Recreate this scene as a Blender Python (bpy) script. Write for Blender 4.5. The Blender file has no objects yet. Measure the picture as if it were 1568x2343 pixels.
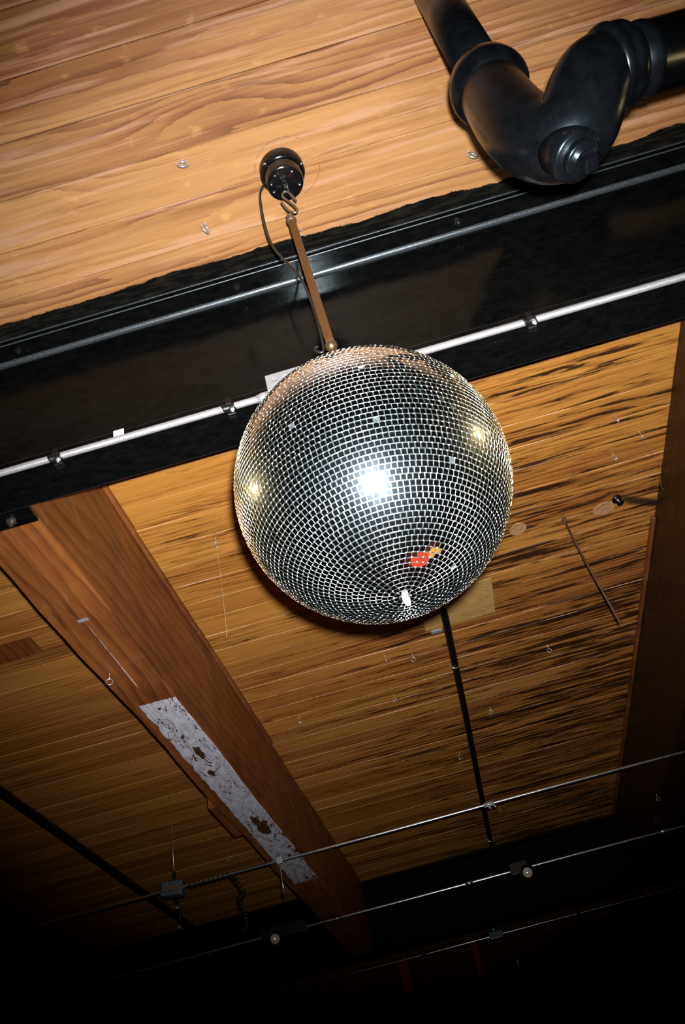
import bpy, math, random
import numpy as np
from mathutils import Vector, Matrix
random.seed(7)
sc = bpy.context.scene
C = bpy.data.collections.new('scene'); sc.collection.children.link(C)
PI = math.pi

# ------------------------------------------------------------------ camera
F = 1966.83; PPX, PPY = 782.7, 1171.0
M = Matrix(((0.96168031, -0.27227504, -0.03220698),
            (0.19744238, 0.60624297, 0.7703804),
            (-0.1902301, -0.74721868, 0.63677056)))
CAM = Vector((0, 0, 1.6))
H = 3.78                                    # ceiling height
cd = bpy.data.cameras.new('camera'); cam = bpy.data.objects.new('camera', cd); C.objects.link(cam)
cx, cy, cz = M.col[0], -M.col[1], -M.col[2]
mw = Matrix.Identity(4)
for i in range(3):
    mw[i][0], mw[i][1], mw[i][2], mw[i][3] = cx[i], cy[i], cz[i], CAM[i]
cam.matrix_world = mw
cd.sensor_fit = 'VERTICAL'; cd.sensor_height = 36; cd.sensor_width = 36
cd.lens = F / 2343 * 36
cd.shift_x = (784 - PPX) / 2343
cd.clip_start = 0.02; cd.clip_end = 100
sc.camera = cam

def ray(x, y):
    return M @ Vector(((x - PPX) / F, (y - PPY) / F, 1.0))
def at(x, y, ax, val):
    """point where the sight line meets the real plane  axis = value"""
    d = ray(x, y); return CAM + d * ((val - CAM[ax]) / d[ax])
def dep(x, y, depth):
    return CAM + ray(x, y) * depth
def ceil_at(x, y): return at(x, y, 2, H)

# ------------------------------------------------------------------ mesh builder
class MB:
    def __init__(s): s.v = []; s.f = []; s.sm = []; s.mi = []
    def face(s, idx, smooth=False, mi=0): s.f.append(idx); s.sm.append(smooth); s.mi.append(mi)
    def box(s, a, b, mi=0, mat=None):
        n = len(s.v)
        P = [(a[0], a[1], a[2]), (b[0], a[1], a[2]), (b[0], b[1], a[2]), (a[0], b[1], a[2]),
             (a[0], a[1], b[2]), (b[0], a[1], b[2]), (b[0], b[1], b[2]), (a[0], b[1], b[2])]
        for p in P:
            p = Vector(p)
            s.v.append(mat @ p if mat else p)
        for q in ((0, 3, 2, 1), (4, 5, 6, 7), (0, 1, 5, 4), (1, 2, 6, 5), (2, 3, 7, 6), (3, 0, 4, 7)):
            s.face([n + k for k in q], False, mi)
        return s
    def rbox(s, a, b, r=0.004, mat=None, mi=0, seg=3):
        """box with rounded vertical-section edges: rounded in all axes by a superellipse corner profile"""
        a = Vector(a); b = Vector(b); c = (a + b) / 2; h = (b - a) / 2
        r = min(r, h.x * .99, h.y * .99, h.z * .99)
        n0 = len(s.v); m = 4 * (seg + 1)
        levels = []
        for k in range(seg + 1):
            t = k / seg * PI / 2; levels.append((-h.z + r - r * math.cos(t) * 1.0 if False else -h.z + r * (1 - math.sin(t)), r * (1 - math.cos(t))))
        levels = [(z, ins) for z, ins in levels]
        lv = []
        for k in range(seg + 1):
            t = k / seg * PI / 2
            lv.append((-h.z + r * (1 - math.sin(t)), r * (1 - math.cos(t))))
        lv = lv[::-1]
        full = lv + [(-z, i) for z, i in lv[::-1]]
        # order: inset largest at the ends
        full = sorted(full, key=lambda q: q[0])
        for z, ins in full:
            for q, (sx, sy) in enumerate(((1, 1), (-1, 1), (-1, -1), (1, -1))):
                for k in range(seg + 1):
                    t = q * PI / 2 + k / seg * PI / 2
                    rr = r
                    x = sx * (h.x - r) + (rr - ins) * math.cos(t)
                    y = sy * (h.y - r) + (rr - ins) * math.sin(t)
                    p = c + Vector((x, y, z)); s.v.append(mat @ p if mat else p)
        L = len(full)
        for l in range(L - 1):
            for k in range(m):
                k2 = (k + 1) % m
                s.face([n0 + l * m + k, n0 + l * m + k2, n0 + (l + 1) * m + k2, n0 + (l + 1) * m + k], False, mi)
        s.face([n0 + k for k in range(m)][::-1], False, mi)
        s.face([n0 + (L - 1) * m + k for k in range(m)], False, mi)
        return s
    def tube(s, pts, r, n=12, caps=True, mi=0, closed=False, flat=False, roll=0.0):
        pts = [Vector(p) for p in pts]; N = len(pts)
        rad = r if isinstance(r, (list, tuple)) else [r] * N
        n0 = len(s.v)
        tang = []
        for i in range(N):
            if closed: t = pts[(i + 1) % N] - pts[i - 1]
            else: t = pts[min(i + 1, N - 1)] - pts[max(i - 1, 0)]
            if t.length < 1e-9: t = tang[-1] if tang else Vector((0, 0, 1))
            tang.append(t.normalized())
        u = tang[0].orthogonal().normalized()
        for i in range(N):
            t = tang[i]; u = (u - t * u.dot(t)).normalized(); w = t.cross(u)
            for k in range(n):
                a = 2 * PI * k / n + roll
                s.v.append(pts[i] + (u * math.cos(a) + w * math.sin(a)) * rad[i])
        for i in range(N if closed else N - 1):
            j = (i + 1) % N
            for k in range(n):
                k2 = (k + 1) % n
                s.face([n0 + i * n + k, n0 + i * n + k2, n0 + j * n + k2, n0 + j * n + k], not flat, mi)
        if caps and not closed:
            s.face([n0 + k for k in range(n)][::-1], False, mi)
            s.face([n0 + (N - 1) * n + k for k in range(n)], False, mi)
        return s
    def lathe(s, prof, origin, axis=(0, 0, 1), n=32, smooth=True, mi=0, split=False):
        """prof = [(distance along axis, radius)]"""
        o = Vector(origin); ax = Vector(axis).normalized(); u = ax.orthogonal().normalized(); w = ax.cross(u)
        rings = []
        for (d, r) in prof:
            if r < 1e-6:
                s.v.append(o + ax * d); rings.append([len(s.v) - 1]); continue
            ids = []
            for k in range(n):
                a = 2 * PI * k / n
                s.v.append(o + ax * d + (u * math.cos(a) + w * math.sin(a)) * r); ids.append(len(s.v) - 1)
            rings.append(ids)
        for A, B in zip(rings[:-1], rings[1:]):
            for k in range(n):
                k2 = (k + 1) % n
                if len(A) == 1 and len(B) == 1: continue
                if len(A) == 1: s.face([A[0], B[k2], B[k]], smooth, mi)
                elif len(B) == 1: s.face([A[k], A[k2], B[0]], smooth, mi)
                else: s.face([A[k], A[k2], B[k2], B[k]], smooth, mi)
        if len(rings[0]) > 1: s.face(rings[0][::-1], False, mi)
        if len(rings[-1]) > 1: s.face(rings[-1], False, mi)
        return s
    def extrude_x(s, prof, x0, x1, mi=0):
        """closed (y,z) profile swept along X"""
        n = len(prof); n0 = len(s.v)
        for x in (x0, x1):
            for y, z in prof: s.v.append(Vector((x, y, z)))
        for k in range(n):
            k2 = (k + 1) % n
            ln = math.hypot(prof[k][0] - prof[k2][0], prof[k][1] - prof[k2][1])
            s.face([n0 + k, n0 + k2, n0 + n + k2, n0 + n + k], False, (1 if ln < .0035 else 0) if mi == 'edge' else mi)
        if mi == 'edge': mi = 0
        s.face([n0 + k for k in range(n)][::-1], False, mi); s.face([n0 + n + k for k in range(n)], False, mi)
        return s
    def mesh(s, name, mats, loc, fix=True):
        me = bpy.data.meshes.new(name)
        me.from_pydata([tuple(v - loc) for v in s.v], [], s.f)
        for m in (mats if isinstance(mats, (list, tuple)) else [mats]): me.materials.append(m)
        me.polygons.foreach_set('use_smooth', s.sm); me.polygons.foreach_set('material_index', s.mi)
        if fix:
            import bmesh
            bm = bmesh.new(); bm.from_mesh(me); bmesh.ops.recalc_face_normals(bm, faces=bm.faces); bm.to_mesh(me); bm.free()
        me.update(); return me

def obj(name, mb, mat, parent=None, label=None, sharp=None):
    vs = mb.v
    if parent is not None:
        loc = parent_world(parent)
    else:
        lo = [min(v[i] for v in vs) for i in range(3)]; hi = [max(v[i] for v in vs) for i in range(3)]
        loc = Vector([(lo[i] + hi[i]) / 2 for i in range(3)])
    me = mb.mesh(name, mat, loc)
    if sharp: me.set_sharp_from_angle(angle=math.radians(sharp))
    o = bpy.data.objects.new(name, me); C.objects.link(o)
    if parent is not None: o.parent = parent
    else: o.location = loc
    o['wloc'] = list(loc)
    if label: o['label'] = label
    return o
def parent_world(p): return Vector(p['wloc'])
def tag(o, label, cat, group=None):
    o['label'] = label; o['category'] = cat
    if group: o['group'] = group
    return o
def thing(name, loc, label, cat, group=None):
    o = bpy.data.objects.new(name, None); C.objects.link(o); o.empty_display_size = .05
    o.location = loc; o['wloc'] = list(loc)
    return tag(o, label, cat, group)
def struct(o): o['kind'] = 'structure'; return o

# ------------------------------------------------------------------ node helper
class NT:
    def __init__(s, name):
        s.m = bpy.data.materials.new(name); s.m.use_nodes = True; s.t = s.m.node_tree; s.t.nodes.clear()
        s.out = s.t.nodes.new('ShaderNodeOutputMaterial')
    def new(s, kind, **kw):
        n = s.t.nodes.new(kind)
        for k, v in kw.items(): setattr(n, k, v)
        return n
    def put(s, sock, val):
        if isinstance(val, bpy.types.NodeSocket): s.t.links.new(val, sock)
        elif val is not None:
            if sock.type == 'RGBA' and len(val) == 3: val = (*val, 1)
            sock.default_value = val
    def math(s, op, a, b=None, c=None, clamp=False):
        n = s.new('ShaderNodeMath', operation=op, use_clamp=clamp)
        s.put(n.inputs[0], a)
        if b is not None: s.put(n.inputs[1], b)
        if c is not None: s.put(n.inputs[2], c)
        return n.outputs[0]
    def add(s, a, b): return s.math('ADD', a, b)
    def sub(s, a, b): return s.math('SUBTRACT', a, b)
    def mul(s, a, b): return s.math('MULTIPLY', a, b)
    def step(s, x, lo, hi, smooth=True):
        n = s.new('ShaderNodeMapRange', interpolation_type='SMOOTHSTEP' if smooth else 'LINEAR', clamp=True)
        s.put(n.inputs[0], x); s.put(n.inputs[1], lo); s.put(n.inputs[2], hi); n.inputs[3].default_value = 0; n.inputs[4].default_value = 1
        return n.outputs[0]
    def pos(s, kind='world'):
        if kind == 'world': v = s.new('ShaderNodeNewGeometry').outputs['Position']
        else: v = s.new('ShaderNodeTexCoord').outputs['Object']
        x = s.new('ShaderNodeSeparateXYZ'); s.put(x.inputs[0], v)
        return x.outputs[0], x.outputs[1], x.outputs[2]
    def vec(s, x, y, z=0.0):
        n = s.new('ShaderNodeCombineXYZ'); s.put(n.inputs[0], x); s.put(n.inputs[1], y); s.put(n.inputs[2], z); return n.outputs[0]
    def noise(s, v, scale=1.0, detail=3.0, rough=.5, dist=0.0):
        n = s.new('ShaderNodeTexNoise'); s.put(n.inputs['Vector'], v); n.inputs['Scale'].default_value = scale
        n.inputs['Detail'].default_value = detail; n.inputs['Roughness'].default_value = rough; n.inputs['Distortion'].default_value = dist
        return n.outputs['Fac'] if 'Fac' in n.outputs else n.outputs[0]
    def voro(s, v, scale=1.0, rnd=1.0):
        n = s.new('ShaderNodeTexVoronoi'); s.put(n.inputs['Vector'], v); n.inputs['Scale'].default_value = scale; n.inputs['Randomness'].default_value = rnd
        return n.outputs['Distance'], n.outputs['Color']
    def white(s, w):
        n = s.new('ShaderNodeTexWhiteNoise', noise_dimensions='1D'); s.put(n.inputs['W'], w)
        x = s.new('ShaderNodeSeparateColor'); s.put(x.inputs[0], n.outputs['Color']); return x.outputs[0], x.outputs[1], x.outputs[2]
    def mix(s, f, a, b, blend='MIX'):
        n = s.new('ShaderNodeMix', data_type='RGBA', blend_type=blend); s.put(n.inputs[0], f); s.put(n.inputs[6], a); s.put(n.inputs[7], b)
        return n.outputs[2]
    def ramp(s, x, stops):
        n = s.new('ShaderNodeValToRGB'); s.put(n.inputs[0], x); e = n.color_ramp.elements
        while len(e) < len(stops): e.new(.5)
        for k, (p, c) in enumerate(stops): e[k].position = p; e[k].color = (*c, 1)
        return n.outputs[0]
    def bump(s, h, strength=.3, dist=.002):
        n = s.new('ShaderNodeBump'); s.put(n.inputs['Height'], h); n.inputs['Strength'].default_value = strength; n.inputs['Distance'].default_value = dist
        return n.outputs[0]
    def bsdf(s, color, rough=.5, metal=0.0, normal=None, spec=.5, coat=0.0, emit=None, es=0.0, tint=None, finish=True):
        n = s.new('ShaderNodeBsdfPrincipled')
        s.put(n.inputs['Base Color'], color); s.put(n.inputs['Roughness'], rough); s.put(n.inputs['Metallic'], metal)
        s.put(n.inputs['Specular IOR Level'], spec)
        if normal is not None: s.put(n.inputs['Normal'], normal)
        if coat: n.inputs['Coat Weight'].default_value = coat
        if tint: n.inputs['Specular Tint'].default_value = (*tint, 1)
        if emit: s.put(n.inputs['Emission Color'], emit); n.inputs['Emission Strength'].default_value = es
        if finish: s.t.links.new(n.outputs[0], s.out.inputs[0])
        return n.outputs[0]

def simple(name, col, rough=.5, metal=0.0, spec=.5, bump=0.0, bscale=60, var=.15, tint=None):
    t = NT(name); x, y, z = t.pos('obj'); v = t.vec(x, y, z)
    n = t.noise(v, bscale, 4, .6)
    dark = tuple(c * (1 - var) for c in col); lite = tuple(min(1, c * (1 + var)) for c in col)
    c = t.ramp(n, [(.3, dark), (.7, lite)])
    t.bsdf(c, t.add(t.mul(t.sub(n, .5), .25), rough), metal, t.bump(n, bump, .001) if bump else None, spec, tint=tint)
    return t.m

# ------------------------------------------------------------------ wood of the ceiling boards
PITCH = .1362; Y0 = 2.415 - PITCH * 40
def ceiling_wood(name='old_pine_boards', patchy=True):
    t = NT(name); x, y, z = t.pos('world')
    bi = t.math('FLOOR', t.math('DIVIDE', t.sub(y, Y0), PITCH))
    r1, r2, r3 = t.white(t.add(bi, 3.3))
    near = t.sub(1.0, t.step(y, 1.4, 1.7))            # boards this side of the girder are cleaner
    u = t.add(x, t.mul(r1, 41.0)); w = t.add(y, t.mul(r2, 13.0))
    # knots
    kd, kc = t.voro(t.vec(t.mul(u, 1.15), t.mul(w, 4.2)), 1.0)
    knot = t.sub(1.0, t.step(kd, .02, .36))
    warp = t.noise(t.vec(t.mul(u, .55), t.mul(w, 5.0)), 1.0, 2.0, .5)
    warp2 = t.noise(t.vec(t.mul(u, 4), t.mul(w, 34)), 1.0, 3.0, .6)
    fld = t.add(t.add(t.mul(w, 40.0), t.mul(warp, 6.5)), t.add(t.mul(knot, 2.2), t.mul(warp2, 1.1)))
    ring = t.math('FRACT', fld)                          # saw: slow rise, quick fall like annual rings
    ring = t.math('POWER', ring, 2.0)
    ringc = t.noise(t.vec(t.mul(u, .9), t.mul(w, 9), 5.5), 1.0, 2.0, .5)
    ring = t.mul(ring, t.step(ringc, .34, .66))
    fine = t.noise(t.vec(t.mul(u, 5), t.mul(w, 300)), 1.0, 4.0, .65)
    mid = t.noise(t.vec(t.mul(u, 1.7), t.mul(w, 60)), 1.0, 4.0, .6)
    big = t.noise(t.vec(t.mul(u, .8), t.mul(w, 9)), 1.0, 3.0, .55)
    g = t.add(t.mul(ring, .34), t.add(t.mul(fine, .22), t.add(t.mul(mid, .38), t.mul(big, .40))))
    g = t.add(g, t.add(t.mul(t.sub(r3, .5), .22), -.05))
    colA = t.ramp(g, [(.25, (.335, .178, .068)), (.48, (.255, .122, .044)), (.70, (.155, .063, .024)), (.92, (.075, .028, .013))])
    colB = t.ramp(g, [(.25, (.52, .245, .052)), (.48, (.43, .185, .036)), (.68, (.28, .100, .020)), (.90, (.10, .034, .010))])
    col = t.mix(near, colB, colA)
    # the outermost near boards are a darker, redder brown
    dkb = t.sub(1.0, t.step(t.add(y, t.mul(x, .12)), .78, .84))
    col = t.mix(t.mul(dkb, .75), col, t.mix(1.0, col, (.62, .45, .34), 'MULTIPLY'))
    # greyish-mauve late wood on the near boards
    mv = t.step(t.noise(t.vec(t.mul(u, 1.6), t.mul(w, 34)), 1.0, 3, .6), .52, .66)
    col = t.mix(t.mul(t.mul(mv, near), .55), col, (.36, .20, .125))
    # dirty dark streaks along the grain, strongest past the girder and towards the right-hand timber
    s1 = t.noise(t.vec(t.mul(u, 3.2), t.mul(w, 42), r1), 1.0, 6.0, .66, .5)
    s2 = t.noise(t.vec(t.mul(u, .55), t.mul(w, 6.5), r2), 1.0, 3.0, .6)
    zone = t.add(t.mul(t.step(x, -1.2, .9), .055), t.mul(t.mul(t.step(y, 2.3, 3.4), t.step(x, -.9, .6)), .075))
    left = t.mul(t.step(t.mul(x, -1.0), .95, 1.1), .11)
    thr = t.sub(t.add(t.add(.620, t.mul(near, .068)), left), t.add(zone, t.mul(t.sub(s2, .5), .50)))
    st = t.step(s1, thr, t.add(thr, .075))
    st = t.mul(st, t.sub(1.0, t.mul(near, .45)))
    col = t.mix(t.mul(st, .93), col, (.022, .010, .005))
    spt = t.step(t.noise(t.vec(t.mul(x, 14), t.mul(y, 24)), 1.0, 2, .5), .62, .78)
    col = t.mix(t.mul(t.mul(spt, near), .32), col, (.50, .27, .10))
    # soft brown around the streaks
    st2 = t.step(s1, t.sub(thr, .10), t.add(thr, .02))
    col = t.mix(t.mul(t.mul(st2, .45), t.sub(1.0, t.mul(near, .3))), col, t.mix(1.0, col, (.38, .27, .22), 'MULTIPLY'))
    # knot cores
    kcore = t.sub(1.0, t.step(t.add(kd, t.mul(warp2, .05)), .05, .13))
    col = t.mix(t.mul(kcore, t.step(r1, .25, .55)), col, (.05, .02, .01))
    # pale broken lines at joints, painted glint of the board chamfers
    fy = t.math('FRACT', t.math('DIVIDE', t.sub(y, Y0), PITCH))
    ed = t.math('MINIMUM', fy, t.sub(1.0, fy))
    joint_glint = t.mul(t.step(t.noise(t.vec(t.mul(x, 2.1), bi), 1.0, 4, .6), .50, .6), t.mul(t.sub(1.0, t.mul(near, .6)), t.sub(1.0, t.step(ed, .012, .035))))
    col = t.mix(t.mul(joint_glint, .6), col, (.62, .38, .22))
    gap = t.sub(1.0, t.step(ed, .004, .010))
    col = t.mix(t.mul(gap, .5), col, (.03, .014, .006))
    if patchy:
        # a pencilled circle round the motor
        dx, dy = t.sub(x, .035), t.sub(y, 1.187)
        rr = t.math('SQRT', t.add(t.mul(dx, dx), t.mul(dy, dy)))
        ln = t.sub(1.0, t.step(t.math('ABSOLUTE', t.sub(rr, .0875)), .0004, .0012))
        dash = t.step(t.noise(t.vec(x, y), 60, 2), .44, .52)
        col = t.mix(t.mul(t.mul(ln, dash), .8), col, (.06, .045, .03))
        # black paint slopped past the girder's edge onto the boards
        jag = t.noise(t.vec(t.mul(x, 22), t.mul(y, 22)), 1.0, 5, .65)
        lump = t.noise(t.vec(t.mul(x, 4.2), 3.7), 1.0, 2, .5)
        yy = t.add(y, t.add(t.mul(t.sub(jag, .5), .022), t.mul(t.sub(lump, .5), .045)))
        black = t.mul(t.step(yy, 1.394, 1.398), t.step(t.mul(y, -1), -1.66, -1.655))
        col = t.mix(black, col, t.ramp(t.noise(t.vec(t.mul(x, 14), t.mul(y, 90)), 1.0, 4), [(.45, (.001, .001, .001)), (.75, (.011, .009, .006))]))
        # soft-edged dark band by the capped hole
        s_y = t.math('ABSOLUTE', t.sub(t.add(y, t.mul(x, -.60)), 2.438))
        dark_band = t.mul(t.sub(1.0, t.step(s_y, .012, .045)), t.step(x, 1.0, 1.1))
        col = t.mix(t.mul(dark_band, .93), col, (.012, .009, .007))
    rough = t.add(t.mul(fine, .22), .34)
    if patchy: rough = t.add(rough, t.mul(black, .4))
    h = t.add(t.mul(ring, .25), t.add(t.mul(fine, .45), t.mul(st, -.7)))
    t.bsdf(col, rough, 0, t.bump(h, .35, .0016), t.sub(.32, t.mul(black, .27)) if patchy else .32)
    return t.m

def timber_wood(paint=None, name='stained_timber', base=0):
    """grain runs along Y; paint = (x lo, x hi, y lo, y hi) region of old white paint on the underside"""
    t = NT(name); x, y, z = t.pos('world')
    warp = t.noise(t.vec(t.mul(x, 3), t.mul(y, .7), t.mul(z, 3)), 1.0, 3, .5)
    a = t.add(t.add(t.mul(z, 9), t.mul(x, 14)), t.mul(warp, 3.2))
    ring = t.math('POWER', t.math('FRACT', t.mul(a, 1.6)), 2.0)
    fine = t.noise(t.vec(t.mul(x, 120), t.mul(y, 5), t.mul(z, 120)), 1.0, 4, .65)
    blot = t.noise(t.vec(t.mul(x, 5), t.mul(y, 2.2), t.mul(z, 5)), 1.0, 5, .65, .6)
    g = t.add(t.add(t.mul(ring, .18), t.mul(fine, .42)), t.mul(blot, .62))
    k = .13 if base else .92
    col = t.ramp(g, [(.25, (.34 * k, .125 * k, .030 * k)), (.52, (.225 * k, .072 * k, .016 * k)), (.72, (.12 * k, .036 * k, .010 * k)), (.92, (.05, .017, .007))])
    # diagonal saw / adze marks and pale scratches
    saw = t.noise(t.vec(t.mul(t.add(y, t.mul(z, 1.3)), 9), t.mul(t.sub(z, t.mul(y, .25)), 2.2), x), 1.0, 4, .6, .3)
    col = t.mix(t.mul(t.step(saw, .56, .74), .42), col, (.30 * k, .17 * k, .12 * k))
    scr = t.noise(t.vec(t.mul(x, 60), t.mul(y, 2.2), t.mul(t.sub(z, t.mul(y, .07)), 75)), 1.0, 3, .5)
    col = t.mix(t.mul(t.step(scr, .70, .76), .35), col, (.42 * k, .28 * k, .19 * k))
    dk = t.noise(t.vec(t.mul(x, 16), t.mul(y, 1.6), t.mul(z, 16)), 1.0, 6, .7, .4)
    col = t.mix(t.mul(t.step(dk, .64, .72), .7), col, (.03, .012, .006))
    rough = t.add(t.mul(fine, .2), .38)
    if paint:
        x0, x1, y0, y1 = paint
        j = t.mul(t.sub(t.noise(t.vec(t.mul(x, 30), t.mul(y, 12)), 1.0, 4, .6), .5), .03)
        xx = t.add(x, j); yy = t.add(y, j)
        e = .002
        msk = t.mul(t.mul(t.step(xx, x0, x0 + e), t.step(t.mul(x, -1), -x1 - e, -x1)), t.mul(t.step(yy, y0, y0 + e), t.step(t.mul(yy, -1), -y1, -y1 + .05)))
        msk = t.mul(msk, t.step(t.mul(z, -1), -3.2625, -3.2615))
        full = msk
        for (bx_, by_, rx_, ry_) in ((604, 1893, .040, .20), (456, 1722, .020, .10), (585, 1875, .03, .07), (485, 1770, .022, .045)):
            q_ = at(bx_, by_, 2, 3.26); ex = t.math('DIVIDE', t.sub(x, q_.x), rx_); ey = t.math('DIVIDE', t.sub(y, q_.y), ry_)
            rr_ = t.math('SQRT', t.add(t.mul(ex, ex), t.mul(ey, ey)))
            rr_ = t.add(rr_, t.mul(t.sub(t.noise(t.vec(t.mul(x, 34), t.mul(y, 12), bx_), 1.0, 5, .65), .5), 2.6))
            msk = t.mul(msk, t.step(rr_, .62, .68))
        flake = t.noise(t.vec(t.mul(x, 30), t.mul(y, 11)), 1.0, 8, .72, .4)
        lots = t.noise(t.vec(t.mul(x, 3), t.mul(y, 1.3), 4.4), 1.0, 2, .5)
        ft = t.sub(.70, t.mul(t.sub(lots, .45), .5))
        msk = t.mul(msk, t.sub(1.0, t.step(flake, ft, t.add(ft, .01))))
        crack = t.math('ABSOLUTE', t.sub(t.noise(t.vec(t.mul(x, 13), t.mul(y, 3.2), 9.1), 1.0, 3, .6, .5), .5))
        msk = t.mul(msk, t.step(crack, .0035, .0065))
        col = t.mix(t.mul(full, .75), col, (.035, .018, .011))
        pc = t.ramp(t.noise(t.vec(t.mul(x, 40), t.mul(y, 14)), 1.0, 5, .7), [(.3, (.30, .29, .33)), (.6, (.58, .58, .66))])
        col = t.mix(msk, col, pc)
        A_ = at(186, 1412, 2, 3.26); B_ = at(319, 1576, 2, 3.26); sl = (B_.x - A_.x) / (B_.y - A_.y)
        lx = t.math('ABSOLUTE', t.sub(t.sub(x, A_.x), t.mul(t.sub(y, A_.y), sl)))
        lw = t.mul(t.step(y, A_.y, B_.y, False), .0022)
        ln_ = t.mul(t.sub(1.0, t.step(lx, lw, t.add(lw, .001))), t.mul(t.step(y, A_.y, A_.y + .1), t.step(t.mul(y, -1), -B_.y, -B_.y + .05)))
        ln_ = t.mul(ln_, t.step(t.noise(t.vec(t.mul(x, 70), t.mul(y, 22)), 1.0, 3), .36, .5))
        col = t.mix(t.mul(ln_, .9), col, (.52, .44, .38))
        g = t.add(g, t.mul(msk, 1.2))
    t.bsdf(col, rough, 0, t.bump(g, .35, .002), .35)
    return t.m

def black_steel(name='black_painted_steel'):
    t = NT(name); x, y, z = t.pos('world'); v = t.vec(t.mul(x, .45), y, z)
    n = t.noise(v, 55, 5, .65); n2 = t.noise(v, 420, 2, .6); sp = t.step(t.noise(v, 240, 2, .5), .74, .78)
    col = t.ramp(n, [(.35, (.0010, .0012, .0013)), (.7, (.003, .0032, .003))])
    col = t.mix(t.mul(sp, .4), col, (.07, .06, .05))
    t.bsdf(col, t.add(t.mul(n, .12), .05), 0, t.bump(t.add(n, t.mul(n2, .35)), .30, .0008), .13, tint=(.8, .95, 1.0))
    return t.m

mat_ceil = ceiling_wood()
mat_tim = timber_wood(paint=(at(316, 1614, 2, 3.26).x, -.885, at(350, 1607, 2, 3.26).y, 5.26), name='stained_timber_with_paint')
mat_tim2 = timber_wood(name='shade_darkened_timber', base=1)  # same timber darkened, flash falloff painted into its colour
mat_trim = timber_wood(name='nailing_strip_wood')
mat_steel = black_steel()
mat_emt = simple('galvanised_tube', (.60, .60, .64), .36, .75, .5, .12, 130, .10)
mat_emt_dull = simple('weathered_tube', (.55, .62, .68), .22, .97, .5, .12, 130, .12)
mat_zinc = simple('zinc_screw_eye', (.72, .73, .76), .30, .9, .5, .1, 300, .12)
mat_chrome = simple('bright_screw', (.85, .86, .88), .16, 1.0, .5, 0, 200, .05)
mat_clamp = simple('black_clamp', (.004, .004, .004), .4, .0, .3, .2, 200, .3)
mat_steel_far = simple('far_shade_steel', (.0028, .0026, .0022), .6, 0, .04, .3, 60, .4)  # girder steel dulled so the far girders stay in shade
mat_frost = simple('frosted_bulb_glass', (.62, .52, .42), .16, .25, .6, .3, 120, .3)
mat_enamel = simple('black_enamel', (.003, .003, .0035), .15, 0, .35, .05, 90, .3)
mat_cord = simple('black_cord', (.010, .009, .008), .38, 0, .5, .1, 300, .3)
mat_bronze = simple('bronze_rod', (.10, .046, .016), .42, .4, .5, .25, 160, .25)
mat_brass = simple('tarnished_brass', (.50, .33, .17), .25, .95, .5, .1, 100, .2)
mat_hook = simple('steel_hook', (.30, .26, .22), .38, .95, .5, .15, 220, .25)
mat_box = simple('grey_steel_box', (.30, .31, .32), .42, .35, .5, .08, 120, .08)
mat_ply = None
mat_dimbox = simple('dull_steel_box', (.085, .12, .14), .4, .3, .5, .1, 60, .2)
mat_string = simple('pale_string', (.55, .45, .30), .8)
mat_rust = simple('rusty_wire', (.075, .038, .018), .7, .2, .3, .5, 150, .45)
mat_tag = simple('cream_tape', (.72, .56, .42), .7, 0, .3, .4, 200, .15)
mat_plug = simple('plugged_wood', (.36, .20, .09), .5, 0, .3, .3, 45, .3)
mat_red = simple('red_fabric', (.20, .010, .005), .8, 0, .3, .2, 100, .2)
mat_dark = simple('dark_plaster', (.030, .026, .022), .9, 0, .2, .3, 8, .3)

def cast_black():
    t = NT('black_painted_cast_iron'); x, y, z = t.pos('world'); v = t.vec(x, y, z)
    n = t.noise(v, 38, 5, .6); n2 = t.noise(v, 220, 3, .6); d = t.noise(v, 9, 4, .6)
    col = t.ramp(n, [(.35, (.0008, .001, .0014)), (.7, (.002, .0026, .0034))])
    geo = t.new('ShaderNodeNewGeometry'); sx = t.new('ShaderNodeSeparateXYZ'); t.put(sx.inputs[0], geo.outputs['Normal'])
    rust = t.step(t.noise(v, 26, 4, .65), .66, .74)
    col = t.mix(t.mul(rust, .15), col, (.06, .025, .012))
    dust = t.mul(t.step(sx.outputs[2], .25, .9), t.step(n2, .4, .6))     # dust lies on surfaces that face up
    col = t.mix(t.mul(dust, .4), col, (.06, .055, .05))
    t.bsdf(col, t.add(t.mul(d, .12), .20), 0, t.bump(t.add(n, t.mul(n2, .25)), .22, .0014), .24, tint=(.62, .84, 1.0))
    return t.m
mat_cast = cast_black()
mat_edge = simple('edge_highlight_steel', (.045, .055, .062), .34, .55, .5, .5, 260, .5)  # lighter lips and fillets, highlight lines put into the colour

def plywood():
    t = NT('pale_plywood'); x, y, z = t.pos('world')
    w = t.noise(t.vec(t.mul(x, 4), t.mul(y, 11)), 1.0, 3, .55, 1.2)
    g = t.math('FRACT', t.mul(w, 9)); f = t.noise(t.vec(t.mul(x, 14), t.mul(y, 220)), 1, 3)
    col = t.ramp(t.add(t.mul(g, .35), t.mul(f, .6)), [(.2, (.50, .30, .10)), (.7, (.33, .18, .055))])
    t.bsdf(col, .5, 0, None, .3); return t.m
mat_ply = plywood()

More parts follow.
